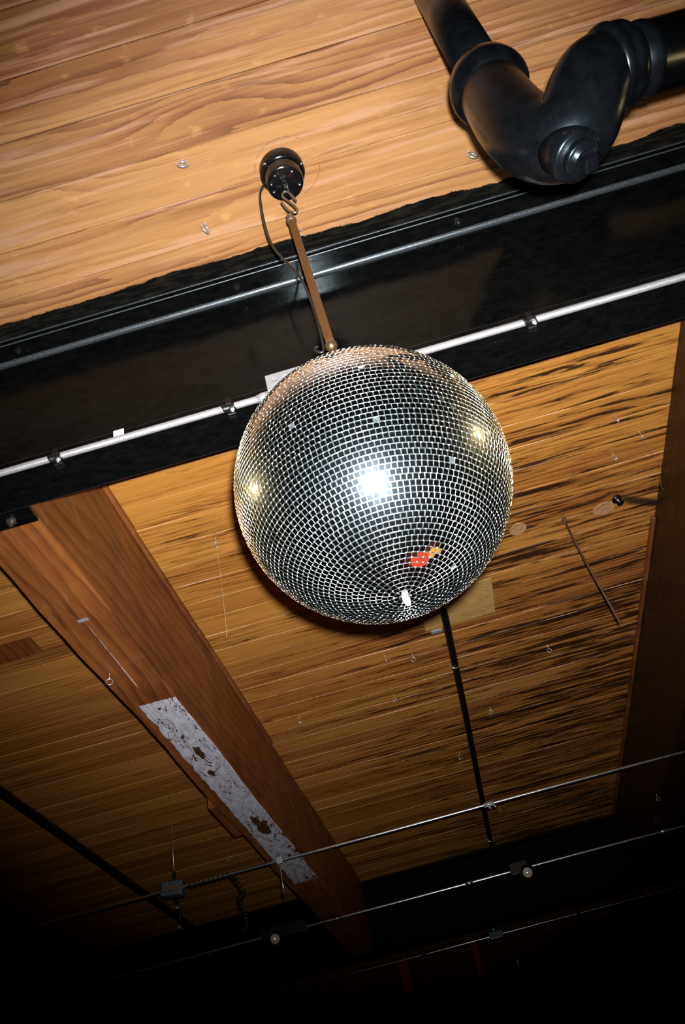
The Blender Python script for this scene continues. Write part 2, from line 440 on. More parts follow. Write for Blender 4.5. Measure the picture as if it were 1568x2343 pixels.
# ------------------------------------------------------------------ room shell
def ceiling():
    mb = MB(); x0, x1 = -7.0, 7.0
    ys = [Y0 + PITCH * k for k in range(-10, 150)]
    xs = [x0, x1]
    n = 0
    prof = []
    for a, b in zip(ys[:-1], ys[1:]):
        rz = H + random.uniform(0, .0016); ch = random.uniform(.0012, .0030); d = .0028
        prof += [(a, H + .006), (a + .0008, H + d + .0005), (a + .0008 + ch, rz), (b - .0008 - ch * .7, rz), (b - .0008, H + d + .0005)]
    prof.append((ys[-1], H + .006))
    n0 = 0
    for x in xs:
        for y, z in prof: mb.v.append(Vector((x, y, z)))
    m = len(prof)
    for k in range(m - 1): mb.face([k, k + 1, m + k + 1, m + k])
    mb.box((x0, ys[0], H + .0062), (x1, ys[-1], H + .12))
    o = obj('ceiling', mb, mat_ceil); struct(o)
    return o
ceiling()
YB, YF = -4.0, 17.5
mb = MB().box((-7, YB, -.1), (7, YF, 0)); 
def floor_mat():
    t = NT('dark_floorboards'); x, y, z = t.pos('world')
    bi = t.math('FLOOR', t.mul(x, 7)); r1, r2, r3 = t.white(bi)
    n = t.noise(t.vec(t.mul(x, 90), t.mul(t.add(y, t.mul(r1, 9)), 3)), 1, 4)
    col = t.ramp(t.add(t.mul(n, .6), t.mul(r2, .4)), [(.3, (.09, .045, .02)), (.7, (.035, .018, .01))])
    t.bsdf(col, .45); return t.m
struct(obj('floor', mb, floor_mat()))
struct(obj('wall_left', MB().box((-7.2, YB, 0), (-7, YF, H + .1)), mat_dark))
struct(obj('wall_right', MB().box((7, YB, 0), (7.2, YF, H + .1)), mat_dark))
struct(obj('wall_near', MB().box((-7.2, YB - .2, 0), (7.2, YB, H + .1)), mat_dark))
struct(obj('wall_far', MB().box((-7.2, YF, 0), (7.2, YF + .2, H + .1)), mat_dark))

# ------------------------------------------------------------------ girders
def arc(cy_, cz_, r, a0, a1, n=7):
    return [(cy_ + r * math.cos(math.radians(a0 + (a1 - a0) * k / n)), cz_ + r * math.sin(math.radians(a0 + (a1 - a0) * k / n))) for k in range(n + 1)]
def girder(yc, x0, x1, label, bolts, ms=None):
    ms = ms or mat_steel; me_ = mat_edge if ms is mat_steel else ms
    hw = .075; zt0 = 3.7785; zt1 = 3.757; zb1 = 3.258; zb0 = 3.238; tw = .007; fr = .013; er = .003
    top = thing('steel_girder', Vector(((x0 + x1) / 2, yc, zb0)), label, 'girder')
    P = []
    # clockwise from near bottom lip
    P += arc(yc - hw + er, zb0 + er, er, 270, 180, 6)
    P += arc(yc - hw + er * .8, zb1 - er, er, 180, 90, 6)
    P += [(yc - tw - fr, zb1)] + arc(yc - tw - fr, zb1 + fr, fr, 270, 360, 8)[1:]
    P += arc(yc - tw - fr, zt1 - fr, fr, 0, 90, 8)
    P += arc(yc - hw + er, zt1 + er, er, 270, 180, 6) + [(yc - hw, zt0 - .006)]
    P += [(yc + hw, zt0 - .006)]
    P += arc(yc + hw - er, zt1 + er, er, 0, -90, 6)
    P += arc(yc + tw + fr, zt1 - fr, fr, 90, 180, 8)
    P += arc(yc + tw + fr, zb1 + fr, fr, 180, 270, 8)
    P += arc(yc + hw - er, zb1 - er, er, 90, 0, 6)
    P += arc(yc + hw - er, zb0 + er, er, 0, -90, 6)
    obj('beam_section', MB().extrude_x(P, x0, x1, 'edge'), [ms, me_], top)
    Q = arc(yc - hw - .004 + .0022, zt0 - .0055 + .0022, .0022, 270, 180, 5) + [(yc - hw - .004, zt0), (yc + hw + .004, zt0), (yc + hw + .004, zt0 - .0055)]
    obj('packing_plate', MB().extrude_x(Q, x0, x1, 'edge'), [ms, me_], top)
    for (bx, by) in bolts:
        obj('bolt', MB().lathe([(0, .011), (.006, .011), (.0065, .006), (.014, .0055), (.015, .004)], (bx, by, zt1 + .001), (0, 0, -1), 6, False), mat_clamp, top)
    return top
b1 = at(540, 651, 2, 3.757); b2 = at(1046, 496, 2, 3.757); b0 = at(36, 792, 2, 3.757)
gird = girder(1.525, -6.9, 6.9, 'long black painted steel girder crossing the picture behind the mirror ball', [(b1.x, 1.478), (b2.x, 1.478), (b0.x, 1.478)])
sp = MB().rbox((-1.16, 1.602, 3.240), (-.882, 1.665, 3.256), .002)
obj('seat_plate', sp, mat_steel, gird)
for bx in (-.945, -1.08):
    obj('bolt', MB().lathe([(0, .014), (.008, .014), (.009, .007), (.02, .0065)], (bx, 1.635, 3.2405), (0, 0, -1), 6, False), mat_hook, gird)
# second and third girder further off, in the shade-dulled steel
girder(7.325, -6.9, 6.9, 'second black steel girder in the dark beyond the galvanised tubes', [], mat_steel_far)
girder(13.1, -6.9, 6.9, 'farthest black steel girder, almost lost in the dark', [], mat_steel_far)

# ------------------------------------------------------------------ timbers
def timber(xa, xb, y0, y1, mat, label, strips):
    top = thing('timber_beam', Vector(((xa + xb) / 2, (y0 + y1) / 2, 3.26)), label, 'beam')
    mb = MB(); n = 60; m = 12; sx = (xa + xb) / 2
    # cross-section with worn, slightly wavering arrises
    rows = []
    for i in range(n + 1):
        y = y0 + (y1 - y0) * i / n
        j = lambda k: .0035 * math.sin(y * (3.1 + k) + k * 2.1) + .0015 * math.sin(y * (17 + 3 * k) + k)
        r = .007 + .003 * math.sin(y * 5 + sx)
        ring = [(xa + j(1) * .5, H - .001), (xa + j(1), 3.26 + r), (xa + r * .35 + j(1), 3.26 + r * .3), (xa + r + j(1), 3.26), ((xa + xb) / 2, 3.26), (xb - r + j(2), 3.26), (xb - r * .35 + j(2), 3.26 + r * .3), (xb + j(2), 3.26 + r), (xb + j(2) * .5, H - .001)]
        rows.append([Vector((a, y, z)) for a, z in ring])
    k = len(rows[0])
    for r_ in rows: mb.v += r_
    for i in range(n):
        for q in range(k):
            q2 = (q + 1) % k
            mb.face([i * k + q, i * k + q2, (i + 1) * k + q2, (i + 1) * k + q])
    mb.face(list(range(k))[::-1]); mb.face([n * k + q for q in range(k)])
    obj('timber', mb, mat, top)
    for (sx0, sx1, a, b, hz) in strips:
        sm = MB(); cuts = sorted([a, b] + [a + (b - a) * f for f in (.28, .55, .8)])
        for c0, c1 in zip(cuts[:-1], cuts[1:]):
            d = random.uniform(-.002, .002)
            sm.rbox((sx0, c0 + .002, H - hz + d), (sx1 + d, c1 - .002, H - .0005), .002)
        obj('nailing_strip', sm, mat_trim, top)
    return top
timber(-1.082, -.892, 1.605, 7.245, mat_tim, 'stained brown timber beam with a strip of flaking white paint underneath', [(-.8915, -.876, 1.606, 4.4, .024)])
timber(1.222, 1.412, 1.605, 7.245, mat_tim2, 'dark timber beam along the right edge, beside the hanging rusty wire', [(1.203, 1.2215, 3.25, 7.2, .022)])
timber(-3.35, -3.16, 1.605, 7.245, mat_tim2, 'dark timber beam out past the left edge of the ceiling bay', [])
# wooden block nailed on the far side of the painted timber
c0 = at(486, 1838, 2, 3.33)
tag(obj('wood_block', MB().rbox((-1.150, c0.y - .02, 3.30), (-1.085, c0.y + .42, 3.42), .004), mat_trim), 'short wooden block nailed to the far side of the white-painted timber', 'block')

# ------------------------------------------------------------------ patches and plugs in the boards
p = obj('ceiling_patch', MB().rbox((.10, 3.392, H - .0055), (.455, 3.695, H - .0005), .0015), mat_ply)
tag(p, 'pale plywood patch on the boards just behind the mirror ball', 'patch')
p = obj('ceiling_patch', MB().rbox((-1.80, 2.866, H - .004), (-1.535, 3.00, H - .0005), .001), timber_wood(name='patch_board', base=0))
tag(p, 'darker square of board let into the ceiling left of the timber beam', 'patch')
def plug(x, y, rx, label):
    mb = MB(); n = 40; z0 = H - .0025
    ids = []
    for zz, k in ((H - .0003, 1.0), (z0, 1.0), (z0 - .0012, .94), (z0 - .0004, .86), (z0 + .0008, .5)):
        for i in range(n):
            a = 2 * PI * i / n
            mb.v.append(Vector((x + rx * k * math.cos(a), y + .043 * k * math.sin(a) * (1 + .06 * math.sin(3 * a)), zz)))
    for l in range(4):
        for i in range(n):
            i2 = (i + 1) % n; mb.face([l * n + i, l * n + i2, (l + 1) * n + i2, (l + 1) * n + i], l > 0)
    mb.face([i for i in range(n)]); mb.face([4 * n + i for i in range(n)])
    return tag(obj('wood_plug', mb, mat_plug), label, 'plug', None)
plug(.983, 3.103, .052, 'large oval wood plug beside the short black pipe stub')
plug(.596, 3.077, .038, 'round wood plug in the boards just right of the mirror ball')
q = ceil_at(1410, 1140)
tag(obj('pipe_stub', MB().lathe([(0, .022), (.008, .022), (.010, .015), (.035, .015), (.037, .012), (.02, .011)], (q.x, q.y, H - .0005), (.25, -.1, -1), 28), mat_enamel), 'short black pipe stub poking out of the boards by the oval plug', 'pipe')

# ------------------------------------------------------------------ screw eyes and hooks
def eye_proto(openh=False, R=.0115, wr=.0019, shank=.020):
    mb = MB()
    a0, a1 = (90, 450) if not openh else (90, 355)
    n = 28; pts = []
    cz0 = -shank - R
    for i in range(n + 1):
        a = math.radians(a0 + (a1 - a0) * i / n); pts.append((R * math.cos(a), 0, cz0 + R * math.sin(a)))
    if not openh: pts = pts[:-1]
    path = [(0, 0, 0.0), (0, 0, -shank * .5), (0, 0, -shank)]
    mb.tube(path, [wr * .8, wr * .95, wr], 8)
    mb.tube(pts, wr, 8, closed=not openh)
    # thread
    mb.lathe([(0, wr * 1.25), (.001, wr * 1.25), (.0012, wr * .8), (.0025, wr * 1.2), (.0027, wr * .8), (.004, wr * 1.2), (.0042, wr * .8)], (0, 0, 0), (0, 0, -1), 8)
    return mb
def mkmesh(mb, name): return mb.mesh(name, mat_zinc, Vector((0, 0, 0)))
me_eye = mkmesh(eye_proto(), 'screw_eye'); me_big = mkmesh(eye_proto(False, .0140, .0036, .012), 'screw_eye'); me_hook = mkmesh(eye_proto(True, .0125, .0018, .018), 'cup_hook')
eyes = [ # px, py, kind, facing degrees, label
 (418, 366, 'b', 15, 'thick screw eye in the boards left of the black ball motor'),
 (470, 512, 'b', 62, 'bent screw eye turned edge-on, below left of the black ball motor'),
 (1074, 346, 'b', 25, 'thick screw eye in the boards just left of the black drain trap'),
 (688, 522, 'h', 40, 'small open hook half hidden behind the top of the bronze rod'),
 (493, 1233, 'e', 5, 'screw eye with a pale thread hanging by it, left of the mirror ball'),
 (944, 1497, 'e', 20, 'screw eye just below the mirror ball, left of the thin black pipe'),
 (1253, 1477, 'e', 12, 'screw eye below the rusty wire, right of the thin black pipe'),
 (901, 1591, 'e', 35, 'dull screw eye left of the thin black pipe below the silver collar'),
 (1121, 1618, 'e', 8, 'bright screw eye standing alone right of the thin black pipe'),
 (685, 1638, 'h', 20, 'open hook in the boards right of the middle of the painted timber'),
 (1051, 1722, 'h', 10, 'open hook beside the lower end of the thin black pipe'),
 (1406, 950, 'e', 78, 'screw eye seen edge-on right of the mirror ball, nearer the girder'),
 (1463, 987, 'e', 72, 'screw eye seen edge-on with a fine wire trailing from it'),
 (1402, 1038, 'e', 86, 'dark edge-on screw eye above the oval wood plug'),
 (880, 1500, 'e', 88, 'edge-on screw eye below the bottom of the mirror ball'),
 (523, 1955, 'e', 30, 'far screw eye above the coiled wire on the galvanised tube'),
 (1143, 1846, 'e', 50, 'tiny screw eye just under the tube clamp on the black pipe'),
]
for px, py, k, a, lab in eyes:
    q = ceil_at(px, py); me = {'e': me_eye, 'b': me_big, 'h': me_hook}[k]
    o = bpy.data.objects.new('cup_hook' if k == 'h' else 'screw_eye', me); C.objects.link(o)
    o.location = (q.x, q.y, H + .0008); o.rotation_euler = (random.uniform(-.08, .08), random.uniform(-.08, .08), math.radians(a))
    tag(o, lab, 'hook', 'screw eyes and hooks in the ceiling boards')
q = at(248, 1543, 2, 3.26)
o = bpy.data.objects.new('screw_eye', me_eye); C.objects.link(o); o.location = (q.x + .004, q.y, 3.2605); o.rotation_euler = (0, 0, .3)
tag(o, 'screw eye in the underside of the timber beam before the white paint starts', 'hook', 'screw eyes and hooks in the ceiling boards')
q = at(1502, 1816, 2, 3.26)
o = bpy.data.objects.new('screw_eye', me_eye); C.objects.link(o); o.location = (q.x, q.y, 3.2605); o.rotation_euler = (0, 0, .4)
tag(o, 'screw eye under the dark right-hand timber, near the right end of the upper tube', 'hook', 'screw eyes and hooks in the ceiling boards')
# small clip on the timber
q = at(196, 1417, 2, 3.26)
tag(obj('mounting_clip', MB().rbox((q.x - .025, q.y - .008, 3.2565), (q.x + .010, q.y + .006, 3.2598), .001), mat_box), 'small white metal clip screwed under the timber beam', 'clip')

# ------------------------------------------------------------------ conduit along the girder
zt = 3.2287; yt = 1.452
def tube_thing(name, pts, r, mat, label, cat, n=16):
    c = Vector(pts[0]); t = thing(name, (Vector(pts[0]) + Vector(pts[-1])) / 2, label, cat)
    obj('tube', MB().tube(pts, r, n), mat, t); return t
cnd = tube_thing('steel_conduit', [(x, yt + .0012 * math.sin(x * 3.3), zt + .0008 * math.sin(x * 5)) for x in np.linspace(-4, 4, 81)], .0092, mat_emt, 'shiny galvanised conduit clipped along the lower edge of the near girder', 'conduit')
for px, py in ((130, 1044), (527, 935), (1216, 737)):
    X = at(px, py, 1, yt).x
    mb = MB()
    n = 14
    # saddle wrapping the tube, pinched in the middle, with an ear gripping the flange
    secs = []
    for i in range(9):
        s_ = (i - 4) / 4; xx = X + s_ * .016; rr = .0105 + .0022 * abs(s_)
        secs.append((xx, rr))
    for (xx, rr) in secs:
        for k in range(n): 
            a = 2 * PI * k / n; mb.v.append(Vector((xx + .004 * math.cos(a), yt + rr * math.cos(a), zt + rr * math.sin(a))))
    for i in range(8):
        for k in range(n):
            k2 = (k + 1) % n; mb.face([i * n + k, i * n + k2, (i + 1) * n + k2, (i + 1) * n + k], True)
    mb.face(list(range(n))); mb.face([8 * n + k for k in range(n)])
    mb.rbox((X - .008, yt - .014, zt - .002), (X + .008, yt - .008, zt + .022), .002)
    obj('beam_clamp', mb, mat_clamp, cnd)
    obj('clamp_screw', MB().lathe([(0, .006), (.004, .006), (.0045, .003), (.012, .003)], (X + .006, yt - .002, zt - .0105), (0, -.3, -1), 8), mat_box, cnd)
    # ear below
    obj('clamp_foot', MB().rbox((X - .011, yt + .006, zt - .018), (X + .012, yt + .026, zt - .007), .003), mat_clamp, cnd)
X = at(272, 985, 1, 1.45).x
tag(obj('tape_scrap', MB().rbox((X - .014, 1.4475, 3.238), (X + .014, 1.4492, 3.260), .0005), mat_tag), 'cream scrap of tape stuck on the girder edge above the conduit', 'tape')
# electrical box behind the ball
bx = thing('junction_box', Vector((-.11, 1.478, 3.262)), 'pale grey junction box on the girder, half hidden behind the mirror ball', 'box')
b_lo = at(612, 893, 1, 1.44); b_hi = at(605, 858, 1, 1.44)
obj('box_body', MB().rbox((b_lo.x, 1.442, b_lo.z), (b_lo.x + .105, 1.516, b_hi.z), .002), mat_box, bx)
for kx in (.024, .052, .080):
    obj('knockout', MB().lathe([(0, .0105), (.0006, .0105), (.0008, .0095), (.0003, .009), (.0003, 0)], (b_lo.x + kx, 1.4421, (b_lo.z + b_hi.z) / 2 + .004), (0, -1, 0), 24), mat_box, bx)
obj('conduit_connector', MB().lathe([(0, .013), (.02, .013), (.022, .011), (.03, .011)], (b_lo.x - .001, yt, zt + .001), (-1, 0, 0), 20), mat_emt, bx)

# ------------------------------------------------------------------ the mirror ball
d = ray(853, 1110).normalized(); R_ball = .25
BC = CAM + d * (R_ball / math.sin(math.atan(320 / math.hypot(F, 85))))
ball = thing('disco_ball', BC - Vector((0, 0, R_ball)), 'large mirror ball of small square mirror tiles hanging in the middle of the picture', 'disco ball')
mb = MB(); prof = [(-(R_ball - .0028) * math.cos(PI * k / 64), max(0, (R_ball - .0028) * math.sin(PI * k / 64))) for k in range(65)]
mb.lathe(prof, BC, (0, 0, 1), 128)
def core_mat():
    t = NT('silver_grout'); x, y, z = t.pos('world'); n = t.noise(t.vec(x, y, z), 300, 3, .6)
    col = t.ramp(n, [(.35, (.020, .028, .030)), (.65, (.052, .066, .070))])
    t.bsdf(col, .34, .1, t.bump(n, .3, .0006), .5); return t.m
obj('ball_core', mb, core_mat(), ball)
def mirror_mat():
    t = NT('mirror_tile')
    g1 = t.new('ShaderNodeBsdfGlossy'); g1.inputs['Color'].default_value = (.88, .90, .90, 1); g1.inputs['Roughness'].default_value = .012
    g2 = t.new('ShaderNodeBsdfGlossy'); g2.inputs['Color'].default_value = (.60, .79, 1.0, 1); g2.inputs['Roughness'].default_value = .36
    x, y, z = t.pos('world'); dust = t.noise(t.vec(x, y, z), 14, 4, .6)
    mx = t.new('ShaderNodeMixShader'); t.put(mx.inputs[0], t.add(t.mul(dust, .016), .003))
    g3 = t.new('ShaderNodeBsdfGlossy'); g3.inputs['Color'].default_value = (.9, .92, .95, 1); g3.inputs['Roughness'].default_value = .20
    m2 = t.new('ShaderNodeMixShader'); m2.inputs[0].default_value = .006
    t.t.links.new(g1.outputs[0], m2.inputs[1]); t.t.links.new(g3.outputs[0], m2.inputs[2])
    t.t.links.new(m2.outputs[0], mx.inputs[1]); t.t.links.new(g2.outputs[0], mx.inputs[2]); t.t.links.new(mx.outputs[0], t.out.inputs[0])
    return t.m
def edge_mat():
    t = NT('ground_glass_edge')
    g1 = t.new('ShaderNodeBsdfGlossy'); g1.inputs['Color'].default_value = (.88, .94, .95, 1); g1.inputs['Roughness'].default_value = .25
    g2 = t.new('ShaderNodeBsdfDiffuse'); g2.inputs['Color'].default_value = (.022, .030, .031, 1)
    mx = t.new('ShaderNodeMixShader'); mx.inputs[0].default_value = .3
    t.t.links.new(g1.outputs[0], mx.inputs[1]); t.t.links.new(g2.outputs[0], mx.inputs[2]); t.t.links.new(mx.outputs[0], t.out.inputs[0])
    return t.m
def tiles():
    rng = random.Random(11)
    V = []; Fc = []; NRM = []; MI = []
    rings = 81; pitch = PI / rings
    half = .5 * pitch * R_ball
    seam = 2.0
    for i in range(rings):
        th = (i + .5) * pitch
        n = max(3, int(2 * PI * math.sin(th) / pitch))
        dphi = 2 * PI / n; ph0 = seam + rng.uniform(-.18, .18) * dphi
        hw = math.sin(th) * dphi * R_ball / 2
        for k in range(n):
            ph = ph0 + (k + .5) * dphi
            if rng.random() < .0028: continue
            nv = Vector((math.sin(th) * math.cos(ph), math.sin(th) * math.sin(ph), math.cos(th)))
            e = Vector((-math.sin(ph), math.cos(ph), 0)); s_ = Vector((math.cos(th) * math.cos(ph), math.cos(th) * math.sin(ph), -math.sin(th)))
            # slight setting errors of each tile
            tx, ty, tz = rng.gauss(0, .009), rng.gauss(0, .009), rng.gauss(0, .018)
            nn = (nv + e * tx + s_ * ty).normalized(); ee = (e + s_ * tz); ee = (ee - nn * ee.dot(nn)).normalized(); ss = nn.cross(ee); 
            if ss.dot(s_) < 0: ss = -ss
            c = BC + nv * (R_ball - .0004 + rng.uniform(-.0002, .0002))
            wx = min(hw, half * 1.02) - .00055; wy = half - .00055
            bev = .00042; dn = .0010
            b = len(V)
            for (sx, sy) in ((-1, -1), (1, -1), (1, 1), (-1, 1)): V.append(c + ee * sx * (wx - bev) + ss * sy * (wy - bev))
            for (sx, sy) in ((-1, -1), (1, -1), (1, 1), (-1, 1)): V.append(c + ee * sx * wx + ss * sy * wy - nn * dn * .6)
            for (sx, sy) in ((-1, -1), (1, -1), (1, 1), (-1, 1)): V.append(c + ee * sx * wx + ss * sy * wy - nn * (dn * .6 + .0018))
            top = [b, b + 1, b + 2, b + 3]
            flip = ee.cross(ss).dot(nn) < 0
            Fc.append(top[::-1] if flip else top); NRM += [nn] * 4; MI.append(0)
            dirs = [-ss, ee, ss, -ee]
            for q in range(4):
                q2 = (q + 1) % 4; a0, a1, c1, c0_ = b + q, b + q2, b + 4 + q2, b + 4 + q
                fc = [a0, c0_, c1, a1]; nm = [nn, (dirs[q] * .995 + nn * .1).normalized(), (dirs[q] * .995 + nn * .1).normalized(), nn]
                if flip: fc = fc[::-1]; nm = nm[::-1]
                Fc.append(fc); NRM += nm; MI.append(1)
                fc = [b + 4 + q, b + 8 + q, b + 8 + q2, b + 4 + q2]; nm = [dirs[q]] * 4
                if flip: fc = fc[::-1]
                Fc.append(fc); NRM += nm; MI.append(1)
    base = parent_world(ball)
    me = bpy.data.meshes.new('mirror_tiles'); me.from_pydata([tuple(v - base) for v in V], [], Fc)
    me.materials.append(mirror_mat()); me.materials.append(edge_mat())
    me.polygons.foreach_set('use_smooth', [True] * len(Fc)); me.polygons.foreach_set('material_index', MI)
    me.update(); me.normals_split_custom_set([tuple(n) for n in NRM])
    o = bpy.data.objects.new('mirror_tiles', me); C.objects.link(o); o.parent = ball
tiles()
def beads():  # beads added at tile corners, shaped to glint in the flash
    rng = random.Random(5); rings = 81; pitch = PI / rings
    tmpl = []; F_ = []
    for (el, rr) in ((0, 1), (35, .82), (65, .42)):
        for k in range(6): tmpl.append((math.cos(k * PI / 3) * rr, math.sin(k * PI / 3) * rr, math.sin(math.radians(el))))
    tmpl.append((0, 0, 1))
    for l in range(2):
        for k in range(6): k2 = (k + 1) % 6; F_.append((l * 6 + k, l * 6 + k2, (l + 1) * 6 + k2, (l + 1) * 6 + k))
    for k in range(6): F_.append((12 + k, 12 + (k + 1) % 6, 18))
    V = []; Fc = []
    base = parent_world(ball)
    for i in range(1, rings):
        th = i * pitch; n = max(3, int(2 * PI * math.sin(th + pitch / 2) / pitch)); dphi = 2 * PI / n
        for k in range(n):
            if rng.random() < .12: continue
            ph = 2.0 + (k + rng.uniform(-.12, .12)) * dphi
            nv = Vector((math.sin(th) * math.cos(ph), math.sin(th) * math.sin(ph), math.cos(th)))
            e = Vector((-math.sin(ph), math.cos(ph), 0)); s_ = e.cross(nv)
            r = rng.choice((.0009, .0012, .0014, .0015)); c = BC + nv * (R_ball - .0015) - base; b = len(V)
            for (a, q, h_) in tmpl: V.append(tuple(c + e * a * r + s_ * q * r + nv * h_ * r * 1.1))
            for f in F_: Fc.append([b + q for q in f])
    me = bpy.data.meshes.new('glint_beads'); me.from_pydata(V, [], Fc); me.materials.append(simple('glint_bead', (.85, .87, .88), .34, .5, .5))
    me.polygons.foreach_set('use_smooth', [True] * len(Fc)); me.update()
    o = bpy.data.objects.new('glint_beads', me); C.objects.link(o); o.parent = ball; o['kind'] = 'stuff'
beads()
obj('bottom_plug', MB().lathe([(-.004, .006), (.006, .0062), (.012, .005), (.016, .0035), (.017, 0)], BC - Vector((0, 0, R_ball)), (.12, .05, -1), 16), simple('white_plug', (.75, .76, .76), .4), ball, 'white plug')
obj('top_cap', MB().lathe([(-.006, .03), (.004, .03), (.008, .026), (.010, .012), (.02, .011), (.022, 0)], BC + Vector((0, 0, R_ball)), (0, 0, 1), 28), mat_brass, ball)
ring = [(BC + Vector((.012 * math.cos(a), 0, R_ball + .030 + .012 * math.sin(a)))) for a in [2 * PI * k / 20 for k in range(20)]]
obj('hanging_ring', MB().tube(ring, .002, 8, closed=True), mat_hook, ball)

# rod
AY = BC.y
rt = at(667, 503, 1, AY); rb = at(756, 783, 1, AY)
rod = thing('hanging_rod', rb, 'straight bronze coloured rod joining the black ball motor hook to the mirror ball', 'rod')
ax = (rb - rt).normalized()
obj('rod_tube', MB().tube([rt, rt + ax * .002, rb - ax * .002, rb], [.0102, .0108, .0108, .0102], 6, flat=True, roll=.3), mat_bronze, rod)
obj('top_cap', MB().lathe([(-.009, .004), (-.007, .009), (-.002, .012), (.006, .0125), (.010, .011)], rt, ax, 20), mat_hook, rod)
bead = [(.014 - .014 * math.cos(PI * k / 10), .0135 * math.sin(PI * k / 10)) for k in range(11)]
obj('end_knob', MB().lathe(bead, rb - ax * .003, ax, 20), mat_brass, rod)
tip = BC + Vector((0, 0, R_ball + .030 + .010))
obj('link_rod', MB().tube([rb + ax * .02, tip + Vector((0, 0, .012)), tip], .003, 8), mat_hook, rod)
er = rt - ax * .018
obj('eye_ring', MB().tube([er + Vector((.0075 * math.sin(a), .003 * math.sin(a), .0105 * math.cos(a))) for a in [2 * PI * k / 18 for k in range(18)]], .0018, 8, closed=True), mat_brass, rod)
# s hook
def catmull(P, n=8):
    P = [Vector(p) for p in P]; Q = [P[0] * 2 - P[1]] + P + [P[-1] * 2 - P[-2]]; out = []
    for i in range(1, len(Q) - 2):
        for k in range(n):
            t = k / n; a, b, c, d_ = Q[i - 1], Q[i], Q[i + 1], Q[i + 2]
            out.append(.5 * ((2 * b) + (c - a) * t + (2 * a - 5 * b + 4 * c - d_) * t * t + (3 * b - a - 3 * c + d_) * t ** 3))
    out.append(P[-1]); return out
hp = [(678, 459), (669, 449), (660, 439), (650, 439), (646, 447), (653, 455), (664, 463), (674, 471), (680, 478), (679, 484), (670, 486), (659, 480), (651, 471), (645, 463)]
tag(obj('s_hook', MB().tube(catmull([at(px, py, 1, AY - .004 + .004 * (k / 13)) for k, (px, py) in enumerate(hp)], 6), .0031, 10), mat_hook), 'grey steel S-hook between the black motor and the bronze rod', 'hook')
# motor canopy
MX, MYY = BC.x + .003, BC.y
mot = thing('ball_motor', Vector((MX, MYY, H)), 'round black mirror ball motor screwed to the wooden ceiling', 'motor')
obj('mounting_flange', MB().lathe([(.0, .056), (.004, .0595), (.030, .0600), (.0335, .0580), (.035, .052)], (MX, MYY, H - .0005), (0, 0, -1), 64), mat_enamel, mot, sharp=40)
obj('motor_housing', MB().lathe([(.033, .0535), (.036, .0525), (.0375, .0500), (.074, .0490), (.0800, .0475), (.083, .043)], (MX, MYY, H), (0, 0, -1), 64), mat_enamel, mot, sharp=40)
for a in (100, 215, 335):
    ar = math.radians(a + 12)
    obj('screw', MB().lathe([(0, .0052), (.0015, .0050), (.0028, .0036), (.0032, 0)], (MX + .0558 * math.cos(ar), MYY + .0558 * math.sin(ar), H - .0335), (0, 0, -1), 16), mat_chrome, mot)
for a in (20, 75, 195, 235, 160, 310):
    ar = math.radians(a)
    obj('bolt_head', MB().lathe([(0, .0036), (.0025, .0036), (.0042, .0022), (.0046, 0)], (MX + .037 * math.cos(ar), MYY + .037 * math.sin(ar), H - .0828), (0, 0, -1), 12), mat_chrome, mot)
sh = at(655, 424, 1, MYY)
obj('shaft', MB().lathe([(0, .008), (.004, .008), (.005, .004), (.016, .004)], (MX, MYY, H - .0825), (0, 0, -1), 16), mat_chrome, mot)
lk = at(656, 438, 1, AY)
le = Vector((MX, MYY, H - .0985)); 
obj('shaft_loop', MB().tube([(le + lk) / 2 + Vector((.0042 * math.sin(a), .002 * math.sin(a), (.5 * abs(le.z - lk.z) + .003) * math.cos(a))) for a in [2 * PI * k / 20 for k in range(20)]], .0014, 8, closed=True), mat_chrome, mot)
# power cord looping down to the ball
cp = [(603, 424), (596, 440), (597, 468), (605, 510), (617, 548), (634, 577), (656, 600), (678, 622), (696, 650), (709, 680), (720, 712), (731, 748), (738, 780), (741, 800), (735, 806), (724, 803), (721, 797), (728, 792)]
zz = [at(px, py, 1, AY + .012) for px, py in cp]
zz[0] = Vector((MX - .048, MYY + .005, H - .028))
tag(obj('power_cord', MB().tube(catmull(zz, 5), .0032, 10), mat_cord), 'black power cord looping from the ball motor down beside the bronze rod', 'cord')

# ------------------------------------------------------------------ drain trap, top right
trap = thing('drain_pipe', dep(1290, 320, 1.38), 'big black cast iron drain pipe with a trap bend at the top right', 'pipe')
def ring_band(path, rads, **k): return MB().tube(path, rads, 40, **k)
pa = [dep(958, -90, 2.02), dep(1000, -20, 1.96), dep(1045, 65, 1.83), dep(1090, 145, 1.70), dep(1118, 195, 1.62)]
# straight inclined pipe up to the ceiling
e0, e1 = dep(965, -70, 2.04), dep(1118, 195, 1.60)
dirn = (e1 - e0).normalized()
up_end = e0 + (e0 - e1) * ((H - e0.z) / (e0.z - e1.z)) if e0.z < H else e0
obj('inclined_pipe', MB().tube([up_end, e1], .0455, 40), mat_cast, trap)
# hub where it enters the trap
h0 = e1 - dirn * .028
obj('hub_collar', MB().lathe([(-.012, .048), (-.006, .060), (.004, .068), (.028, .0735), (.040, .0745), (.052, .071), (.060, .066), (.075, .062)], h0, dirn, 48), mat_cast, trap)
T = [(1128, 212, 1.575), (1146, 240, 1.53), (1172, 275, 1.475), (1205, 305, 1.425), (1245, 322, 1.385), (1285, 318, 1.355), (1315, 290, 1.345), (1333, 250, 1.345), (1345, 210, 1.35), (1362, 176, 1.36), (1392, 158, 1.375)]
tp = catmull([dep(*q_) for q_ in T], 6); nT = len(tp)
obj('trap_bend', MB().tube(tp, [.060 + .006 * math.sin(PI * i / (nT - 1)) for i in range(nT)], 48), mat_cast, trap)
